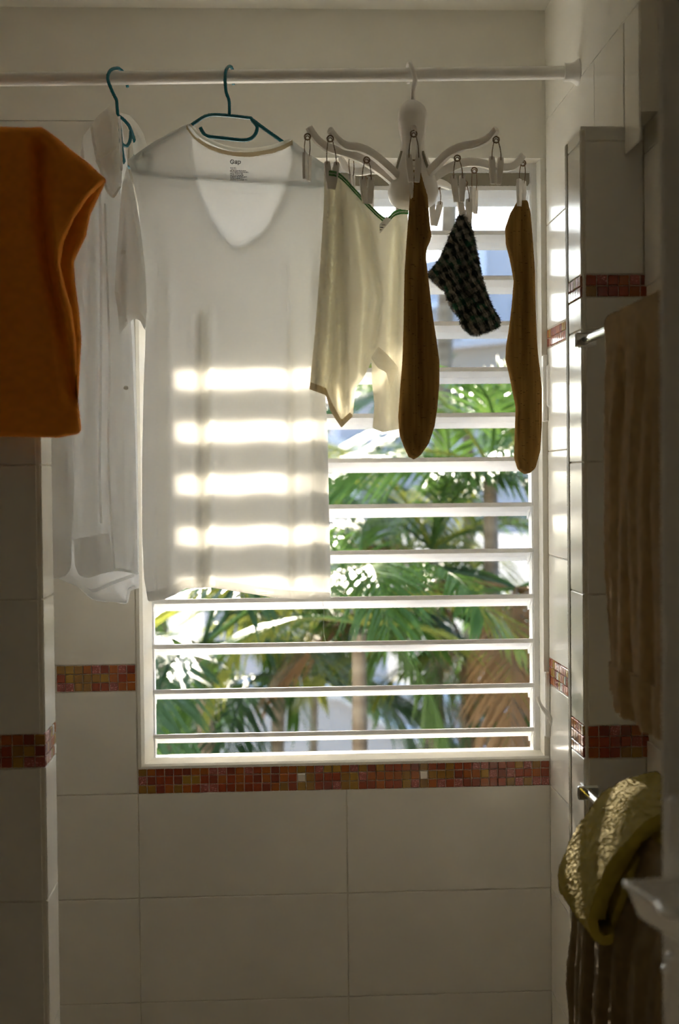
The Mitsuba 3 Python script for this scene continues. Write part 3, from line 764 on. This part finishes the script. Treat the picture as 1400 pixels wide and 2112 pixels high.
sho = thing('boxer_shorts', 'cream boxer shorts with a green striped waistband pegged to the octopus hanger', 'shorts')
so = [(669, 354), (702, 360), (735, 395), (765, 428), (795, 452), (812, 438), (840, 434), (843, 480), (842, 600), (838, 720), (832, 830), (826, 884), (790, 892), (768, 884), (772, 835), (767, 790), (766, 745), (757, 765), (745, 785), (733, 800), (730, 830), (728, 858), (704, 882), (690, 862), (680, 845), (672, 815), (638, 803), (641, 770), (650, 680), (659, 560), (668, 420)]
s_f = folds(ridge([(690, 370), (684, 560), (668, 800)], 6, .026), ridge([(706, 390), (712, 600), (716, 840)], 8, -.022), ridge([(730, 420), (750, 600), (738, 780)], 9, .022), ridge([(760, 450), (790, 620), (775, 720)], 10, -.018), ridge([(812, 460), (800, 640), (800, 880)], 9, .022),
            ridge([(660, 600), (652, 800)], 6, -.016), ridge([(678, 400), (672, 700)], 5, -.014), ridge([(828, 460), (822, 700)], 7, -.014), ridge([(690, 780), (706, 880)], 7, .012))
_sf = s_f
s_f = lambda x, y: 2.6*_sf(x, y)
sho_dy = lambda x: -.15 + .26*np.clip((x-690)/150, 0, 1)
add('body', cat(sheet(so, lambda x, y, d: YR + sho_dy(x) - .016*np.sqrt(np.clip(d/20, 0, 1)) + s_f(x, y), 6),
                sheet(so, lambda x, y, d: YR + sho_dy(x) + .022*np.sqrt(np.clip(d/20, 0, 1)) + s_f(x, y)*.5, 7)), 'mat_cream', sho, smooth=True)
wp = np.array([(669, 352), (686, 353), (703, 360), (735, 393), (765, 425), (795, 450), (812, 437), (826, 432), (842, 432)], float)


def wband(w0, w1, o):
    p = spline(wp, 60); a = p + np.array([0, w0]); b = p + np.array([0, w1])
    v = np.vstack([U(q[:, 0], q[:, 1], YR + sho_dy(q[:, 0]) + s_f(q[:, 0], q[:, 1])*.0 - .010*np.exp(-((q[:, 0]-690)/16)**2) + o) for q in (a, b)]); n = 60
    return trimesh.Trimesh(v, [t for i in range(n-1) for t in ((i, n+i, n+i+1), (i, n+i+1, i+1))], process=False)


add('waistband', wband(-1, 10, -.019), 'mat_green', sho, smooth=True, label='green waistband')
add('waistband_stripe', wband(4, 6, -.0205), 'mat_cream', sho, smooth=True, label='pale stripe along the waistband')
ty = sho_dy(785.)-.022
tg = trimesh.Trimesh(pxl([(797, 447, ty), (807, 453, ty), (784, 481, ty), (772, 474, ty)], YR), [(0, 1, 2), (0, 2, 3)], process=False)
add('care_tag', tg, 'mat_tag', sho, label='white care tag')
add('tag_print', cat(*[box(*(lambda c: (c[0]-.004, c[0]+.004, c[1]-.0004, c[1], c[2]-.0007, c[2]+.0007))(U(783+k*4, 474-k*5, YR+ty-.001))) for k in range(3)]), 'mat_ink', sho)
add('leg_fold', sheet([(765, 738), (780, 714), (800, 732), (822, 758), (813, 782), (806, 802), (796, 768), (778, 758)], lambda x, y, d: YR + sho_dy(x) - .045 - .012*np.sqrt(np.clip(d/10, 0, 1)), 5), 'mat_cream', sho, smooth=True)
add('hem', sheet([(638, 803), (640, 788), (672, 800), (684, 830), (704, 866), (722, 850), (728, 858), (704, 882), (690, 862), (680, 845), (672, 815)], lambda x, y, d: YR + sho_dy(x) - .0175 + s_f(x, y), 5), 'mat_rib', sho, smooth=True)

# ---------------------------------------------------------------- towels on chrome bars
def shell(P, t):
    """A grid of points (a, b, 3) as cloth of thickness t, edges closed."""
    a, b = P.shape[:2]
    n = np.cross(np.gradient(P, axis=0), np.gradient(P, axis=1)); n /= np.linalg.norm(n, axis=-1, keepdims=True) + 1e-12
    v = np.vstack([(P + n*t/2).reshape(-1, 3), (P - n*t/2).reshape(-1, 3)]); N = a*b
    i, j = np.meshgrid(np.arange(a-1), np.arange(b-1), indexing='ij'); q = np.stack([i*b+j, (i+1)*b+j, (i+1)*b+j+1, i*b+j+1], -1).reshape(-1, 4)
    f = [q[:, [0, 1, 2]], q[:, [0, 2, 3]], N+q[:, [0, 2, 1]], N+q[:, [0, 3, 2]]]
    rim = np.r_[np.arange(b), b-1+b*np.arange(1, a), (a-1)*b+np.arange(b-2, -1, -1), b*np.arange(a-2, 0, -1)]; r2 = np.roll(rim, -1)
    f += [np.stack([rim, r2, r2+N], 1), np.stack([rim, r2+N, rim+N], 1)]
    return trimesh.Trimesh(v, np.vstack(f), process=False)


def fuzz(m, amp, s, seed=0):
    m = m.copy(); m.merge_vertices(); v = np.array(m.vertices)
    m.vertices = v + m.vertex_normals*((mnoise(v*s, seed)-.5)*2*amp)[:, None]
    return m


BARX = U(1214, 698, 2.70)[0]
zb1, zb2 = U(1214, 698, 2.70)[2], U(1212, 1642, 2.70)[2]
for z, lab in ((zb1, 'upper chrome towel bar on the right carrying the tan towel'), (zb2, 'lower chrome towel bar on the right under the olive towel')):
    k = thing('towel_bar', lab, 'towel bar', 'chrome towel bars')
    add('bar', tube([(BARX, 1.95, z), (BARX, 2.3, z), (BARX, PY-.004, z)], .009, 16), 'mat_chrome', k, smooth=40)
    add('wall_plate', rbox(BARX-.022, BARX+.022, PY-.012, PY, z-.014, z+.014, .003), 'mat_chrome', k)
    add('post', tube([(BARX, 1.96, z), (BARX+.05, 1.96, z), (NX, 1.96, z)], .008, 12), 'mat_chrome', k, smooth=40)
    add('side_plate', rbox(RPX-.003, RPX, PY+.004, PY+.03, z-.013, z+.013, .001), 'mat_chrome', k)


def towel(Y0, Y1, z, drop_l, drop_r, left, right, ripple, ny=70, ns=130, seed=1):
    yy = np.linspace(Y0, Y1, ny); r = .017
    s = np.linspace(0, 1, ns); tot = drop_l + drop_r + math.pi*r
    P = np.zeros((ny, ns, 3))
    d = s*tot
    for i, y in enumerate(yy):
        x = np.where(d < drop_l, -r, np.where(d > drop_l+math.pi*r, r, -r*np.cos((d-drop_l)/r)))
        zz = np.where(d < drop_l, -(drop_l-d), np.where(d > drop_l+math.pi*r, -(d-drop_l-math.pi*r), r*np.sin(np.clip((d-drop_l)/r, 0, math.pi))))
        h = np.clip(-zz/.12, 0, 1)
        x = x + np.where(d < drop_l+math.pi*r/2, -left(y, -zz), right(y, -zz))*h + np.where(x < 0, 1, -.3)*ripple(y, -zz)*h
        P[i] = np.stack([BARX + x, np.full(ns, y), z + zz], 1)
    return P


tan_l = lambda y, h: -.003 + .008*np.sin(np.clip(h/.8, 0, 1)*math.pi*1.4) + 0*y
tan_r = lambda y, h: .010*np.clip(h, 0, 1)
tan_rp = lambda y, h: -.005*np.sin((y+h*.05)*42) - .004*np.sin((y-h*.09)*95+1) + .009*(mfbm(np.stack([np.full_like(h, y*9), h*7, h*0], -1), 3, 4)-.5)
tw = thing('towel', 'tan terry towel hanging on the upper chrome bar', 'towel', 'towels on the chrome bars')
P = towel(2.03, 2.49, zb1+.004, zb1-U(1270, 1462, 2.5)[2], .62, tan_l, tan_r, tan_rp)
P[..., 2] += ((P[..., 1]-2.565)*-.0)
add('cloth', fuzz(shell(P, .009), .0016, 300, 2), 'mat_towel_tan', tw, smooth=60)
bd = P[:, 3:9].copy(); bd[..., 0] -= .006
add('border', shell(bd, .006), 'mat_towel_tan', tw, smooth=60)
dk = thing('towel', 'dark brown towel hanging below the olive towel on the lower chrome bar', 'towel', 'towels on the chrome bars')
dk_l = lambda y, h: .030 + .018*np.clip(h/.3, 0, 1)
dk_rp = lambda y, h: -.008*np.sin((y+h*.03)*50+2) - .005*np.sin(y*110) + .014*(mfbm(np.stack([np.full_like(h, y*9), h*9, h*0+5], -1), 3, 4)-.5)
P = towel(2.02, 2.60, zb2+.003, .62, .40, dk_l, tan_r, dk_rp)
add('cloth', fuzz(shell(P, .008), .0016, 300, 5), 'mat_towel_dark', dk, smooth=60)
ol = thing('towel', 'thick folded olive towel draped over the lower chrome bar, catching the sun', 'towel', 'towels on the chrome bars')
YN, YFAR = 2.25, 2.50
outer = np.array([(1440, 1655), (1400, 1664), (1365, 1678), (1325, 1700), (1288, 1737), (1256, 1782), (1232, 1835), (1216, 1885), (1216, 1920)], float)
arcs = []
for k in range(3):
    o = spline(outer, 60); t = np.gradient(o, axis=0); t /= np.linalg.norm(t, axis=1, keepdims=True); nr = np.stack([t[:, 1], -t[:, 0]], 1)
    arcs.append(o + nr*(10 + k*25) if nr[:, 1].mean() > 0 else o - nr*(10 + k*25))
for k, o in enumerate(arcs):
    w = U(o[:, 0], o[:, 1], YN)[:, [0, 2]]
    if k == 0:                                # the outermost layer turns back on itself at its lower end
        e = U(arcs[2][-1, 0], arcs[2][-1, 1], YN)[[0, 2]]
        g = np.linspace(0, math.pi, 12)[1:]; c = (w[-1]+e)/2; a = w[-1]-c
        perp = np.array([0, -1.0])*np.linalg.norm(a)
        w = np.vstack([w, c + np.cos(g)[:, None]*a + np.sin(g)[:, None]*perp*.8])
    if k == 1: w = w[:-2]
    w = spline(w, 110); n = len(w); ys = np.linspace(YN + (.0, .030, .012)[k], YFAR - .01*k, 100)
    P = np.zeros((len(ys), n, 3))
    for i, y in enumerate(ys):
        bulge = .006*(mfbm(np.stack([w[:, 0]*14, np.full(n, y*9), w[:, 1]*14], -1), 3, 9+k)-.5)*2
        P[i] = np.stack([w[:, 0]-bulge, np.full(n, y), w[:, 1]+bulge*.6], 1)
    add('fold_layer', fuzz(fuzz(shell(P, .0150), .0016, 230, 11+k), .0013, 560, 31+k), 'mat_towel_olive', ol, smooth=60)

# ---------------------------------------------------------------- plastic corner tray on the door jamb
ts = thing('corner_tray', 'out-of-focus white plastic corner tray fixed to the door jamb', 'tray')
zt = U(1292, 1822, 1.80)[2]


def flat(px, py):                             # the point of the tray's rim plane seen at a pixel
    d = U(px, py, 2.0)-U(px, py, 1.0)
    return EYE + d*((zt-EYE[2])/d[2])


rim = np.array([flat(1290, 1822), flat(1325, 1820), flat(1372, 1816), flat(1372, 1816)+(.16, 0, 0), flat(1400, 1893)+(.16, 0, 0), flat(1405, 1893), flat(1352, 1862), flat(1318, 1842)])
cen = rim.mean(0)
low = cen + (rim-cen)*.80 - (0, 0, .040)
ins = cen + (rim-cen)*.95; lin = cen + (rim-cen)*.76 - (0, 0, .034)
n = len(rim); v = np.vstack([low, rim, ins, lin]); f = []
for r in range(3):
    for i in range(n):
        j = (i+1) % n; f += [(r*n+i, r*n+j, (r+1)*n+j), (r*n+i, (r+1)*n+j, (r+1)*n+i)]
for i in range(1, n-1): f += [(0, i+1, i), (3*n, 3*n+i, 3*n+i+1)]
add('bowl', trimesh.Trimesh(v, f, process=False), 'mat_enamel', ts)
add('rim', tube(spline(rim, 60, True), .0045, 8, False), 'mat_enamel', ts, smooth=40)
add('back_plate', rbox(jx+.002, jx+.2, JY-.014, JY, zt-.01, U(1380, 1640, JY)[2], .005), 'mat_enamel', ts)
for px, py in ((1385, 1647), (1366, 1999), (1376, 1972)):
    b = trimesh.creation.icosphere(2, .006); c = U(px+6, py, JY-.012); b.apply_translation(c)
    add('screw_cap', b, 'mat_chrome', ts, smooth=True)
add('lower_plate', rbox(jx+.002, jx+.2, JY-.008, JY, U(1380, 2100, JY)[2], zt-.01, .004), 'mat_enamel', ts)

# ---------------------------------------------------------------- outdoors
def facade(poly, Y, deep, m, parent, name='wall'):
    """A building's wall block: outline measured in the photograph, standing at depth Y, deep metres thick."""
    w = U(np.array(poly, float)[:, 0], np.array(poly, float)[:, 1], Y)[:, [0, 2]]
    e = trimesh.creation.extrude_polygon(sg.Polygon(w).buffer(0), deep)
    e.apply_transform(np.array([[1, 0, 0, 0], [0, 0, 1, Y], [0, 1, 0, 0], [0, 0, 0, 1.0]]))
    e.fix_normals()
    return add(name, e, m, parent)


def xz(px, py, Y): return U(px, py, Y)[[0, 2]]


GZ = -3.2
struct('ground', box(-60, 60, WY+2, 120, GZ-.2, GZ), 'mat_out_ground', 'ground far below the window')
add('wing_wall', box(LX-1.5, -.431, WY+WTH, WY+1.55, GZ, CEIL+.02), 'mat_plaster', back)
add('eave', box(LX-1.5, WX+1.5, WY+WTH, WY+1.55, CEIL+.02, CEIL+.16), 'mat_plaster', back)
bz = lambda py, Y: U(900, py, Y)[2]
# tall pale house behind the palms on the right
h1 = thing('house', 'tall pale house in shade behind the palms, seen through the upper louvres', 'building')
facade([(560, 720), (560, 600), (760, 560), (965, 522), (1010, 500), (1500, 500), (1500, 900), (560, 900)], 17, 4, 'mat_out_wall', h1)
facade([(955, 500), (1002, 500), (1002, 760), (955, 760)], 16.8, .25, 'mat_out_white', h1, 'pillar')
facade([(550, 715), (930, 612), (930, 624), (550, 730)], 16.7, .4, 'mat_out_white', h1, 'eaves')
for a in (640, 730, 1060, 1180):
    facade([(a, 620), (a+34, 620), (a+34, 690), (a, 690)], 16.96, .1, 'mat_out_window', h1, 'window')
# low house with a beige hipped roof
h2 = thing('house', 'low house with a beige hipped roof just above the palm crowns', 'building')
facade([(690, 770), (690, 752), (905, 716), (1060, 700), (1300, 690), (1300, 800), (690, 800)], 14, 3, 'mat_out_beige', h2, 'roof')
facade([(690, 742), (905, 706), (1060, 692), (1300, 682), (1300, 694), (1060, 704), (905, 720), (690, 756)], 13.8, .5, 'mat_out_wall', h2, 'gutter')
facade([(700, 800), (1300, 800), (1300, 1100), (700, 1100)], 14.3, 2, 'mat_out_wall', h2)
# white house on the left with a slanting roof edge
h3 = thing('house', 'pale blue house with dark windows and a white slanting roof edge on the left', 'building')
facade([(420, 850), (640, 895), (800, 948), (800, 1600), (420, 1600)], 12.5, 3, 'mat_out_wall', h3)
facade([(420, 838), (640, 884), (800, 936), (800, 950), (640, 900), (420, 856)], 12.3, .5, 'mat_out_white', h3, 'roof_edge')
facade([(724, 960), (744, 960), (744, 1300), (724, 1300)], 12.3, .2, 'mat_out_white', h3, 'pillar')
for yy in (1076, 1096, 1116):
    facade([(704, yy), (718, yy), (718, yy+15), (704, yy+15)], 12.44, .1, 'mat_out_window', h3, 'window')
facade([(560, 1000), (640, 1000), (640, 1120), (560, 1120)], 12.44, .1, 'mat_out_window', h3, 'window')
# low terrace wall with a white coping
h4 = thing('terrace_wall', 'low blue grey terrace wall with a white sloping coping below the palms', 'wall')
facade([(200, 1400), (700, 1440), (840, 1524), (970, 1566), (1200, 1610), (1200, 1700), (200, 1700)], 10.5, .3, 'mat_out_wall', h4)
facade([(200, 1392), (700, 1432), (840, 1516), (970, 1558), (1200, 1600), (1200, 1612), (970, 1570), (840, 1528), (700, 1444), (200, 1404)], 10.4, .5, 'mat_out_white', h4, 'coping')
h5 = thing('terrace_wall', 'upper pale terrace wall behind the palm trunks on the right', 'wall')
facade([(780, 1425), (900, 1452), (1300, 1490), (1300, 1700), (780, 1700)], 11.8, .3, 'mat_out_wall', h5)
facade([(780, 1415), (900, 1442), (1300, 1480), (1300, 1492), (900, 1454), (780, 1427)], 11.7, .5, 'mat_out_white', h5, 'coping')


def frond_mesh(seed, L=1.8, up=.35, droop=.55, leaf=.50, n=50):
    r = np.random.default_rng(seed)
    t = np.linspace(0, 1, 16)
    R = np.stack([L*(t-.18*t**2), .06*L*np.sin(t*2)*r.normal(), L*(up*t-droop*t**2)], 1)
    ms = [tube(R, np.linspace(.016, .003, 16), 5)]
    v, f = [], []
    for k in range(n):
        for s in (-1, 1):
            u = .14 + .86*(k+.5*r.random())/n
            p = np.array([np.interp(u, t, R[:, i]) for i in range(3)])
            q = np.array([np.interp(min(u+.02, 1), t, R[:, i]) for i in range(3)]) - np.array([np.interp(u-.02, t, R[:, i]) for i in range(3)])
            q /= np.linalg.norm(q)
            l = leaf*(math.sin(math.pi*(.12+.80*u))**.7)*r.uniform(.85, 1.1)
            a = .85-.45*u + r.normal(0, .06)
            d = q*math.cos(a) + np.array([0, s, 0])*math.sin(a) + np.array([0, 0, .15+r.normal(0, .06)])
            d /= np.linalg.norm(d); wv = np.cross(d, [0, 0, 1.0]); wv /= np.linalg.norm(wv)
            w = .0125*r.uniform(.8, 1.15); hang = r.uniform(.25, .55)
            b = len(v)
            for tt, ww in ((0, .4), (.35, 1), (.7, .8), (1, .05)):
                c = p + d*l*tt + np.array([0, 0, -hang*l*tt**2])
                v += [c-wv*w*ww, c+wv*w*ww]
            for i in range(3):
                f += [(b+2*i, b+2*i+1, b+2*i+3), (b+2*i, b+2*i+3, b+2*i+2)]
    ms.append(trimesh.Trimesh(v, f, process=False))
    return cat(*ms)


FROND = [mikit.ply(frond_mesh(20+i, 1.8, u, d), 'mat_leaf_0', True) for i, (u, d) in enumerate([(.35, .55), (.55, .7), (.2, .6), (.75, .75), (.1, .75)])]


def palm(px, py, Y, n, scale, label, cols=(0, 0, 1, 2), dry=0, lean=0.0, tilt=(-.5, .35)):
    r = np.random.default_rng(int(px*7+py))
    k = thing('palm_tree', label, 'palm tree', 'palms outside the window')
    c = U(px, py, Y)
    p = spline([(c[0]+lean, Y+.1, GZ), (c[0]+lean*.6, Y+.05, (GZ+c[2])/2), (c[0], Y, c[2]-.05)], 14)
    add('trunk', tube(p, np.linspace(.07, .045, 14)*min(1, scale), 10), 'mat_trunk', k, smooth=50)
    for i in range(n+dry):
        az = 360*(i*.381966) + r.uniform(-15, 15)
        el = math.degrees(r.uniform(*tilt)) if i < n else 70
        b = LEAF[cols[r.integers(len(cols))]] if i < n else LEAF[3]
        M = T().translate(c.tolist()).rotate([0, 0, 1], az).rotate([0, 1, 0], el).rotate([1, 0, 0], r.uniform(-25, 25)).scale(scale*r.uniform(.8, 1.1)*(1 if i < n else .5))
        add('frond' if i < n else 'dry_frond', {**FROND[r.integers(len(FROND))], 'bsdf': {'type': 'ref', 'id': b}, 'to_world': M}, None, k)


PALMS = [(1010, 965, 6.9, 13, .80, 'palm whose upright fronds fan out behind the right brown sock', (0, 0, 2), 0, .05, (-1.1, .1)),
         (655, 1020, 8.8, 9, .50, 'palm partly hidden by the T-shirt in front of the pale blue house', (0, 1), 0, -.1, (-.9, .4)),
         (890, 1130, 7.6, 14, .78, 'dense green palm in the middle of the window beside the T-shirt', (0, 0, 1, 2), 0, .1, (-.8, .4)),
         (1065, 1215, 6.6, 12, .75, 'palm by the right jamb with a few dry brown fronds', (1, 0, 3), 2, .0, (-.6, .6)),
         (420, 1330, 6.9, 13, .95, 'palm at the lower left of the window with arching fronds', (0, 1, 1, 2), 0, .05, (-.6, .4)),
         (740, 1285, 6.3, 12, .75, 'bright green palm in the lower middle of the window', (0, 0, 2), 0, .0, (-.6, .5)),
         (575, 1400, 7.8, 12, .85, 'darker palm behind the lower left fronds', (1, 1, 0), 0, -.1, (-.5, .5)),
         (962, 1345, 7.6, 12, .75, 'palm with an upright pale trunk and hanging brown fronds at the lower right', (0, 2, 3), 3, -.02, (-.6, .6)),
         (1075, 1405, 7.2, 9, .65, 'short palm with drooping dry fronds at the lower right corner of the window', (2, 3, 0), 3, .0, (-.3, .8)),
         (330, 1215, 9.0, 10, .9, 'palm behind the hem of the T-shirt at the left jamb', (0, 1), 0, .1, (-.7, .4)),
         (965, 880, 9.8, 12, .9, 'distant palm between the two brown socks below the beige roof', (1, 0), 0, .0, (-.6, .4))]
for a in PALMS: palm(*a)
tall = (940, 20, 8.6, 52, 1.2, 'palm with a pale trunk behind the middle of the window and its crown above it', (0, 1, 2), 0, -.25, (-.7, -.1))
palm(*tall)
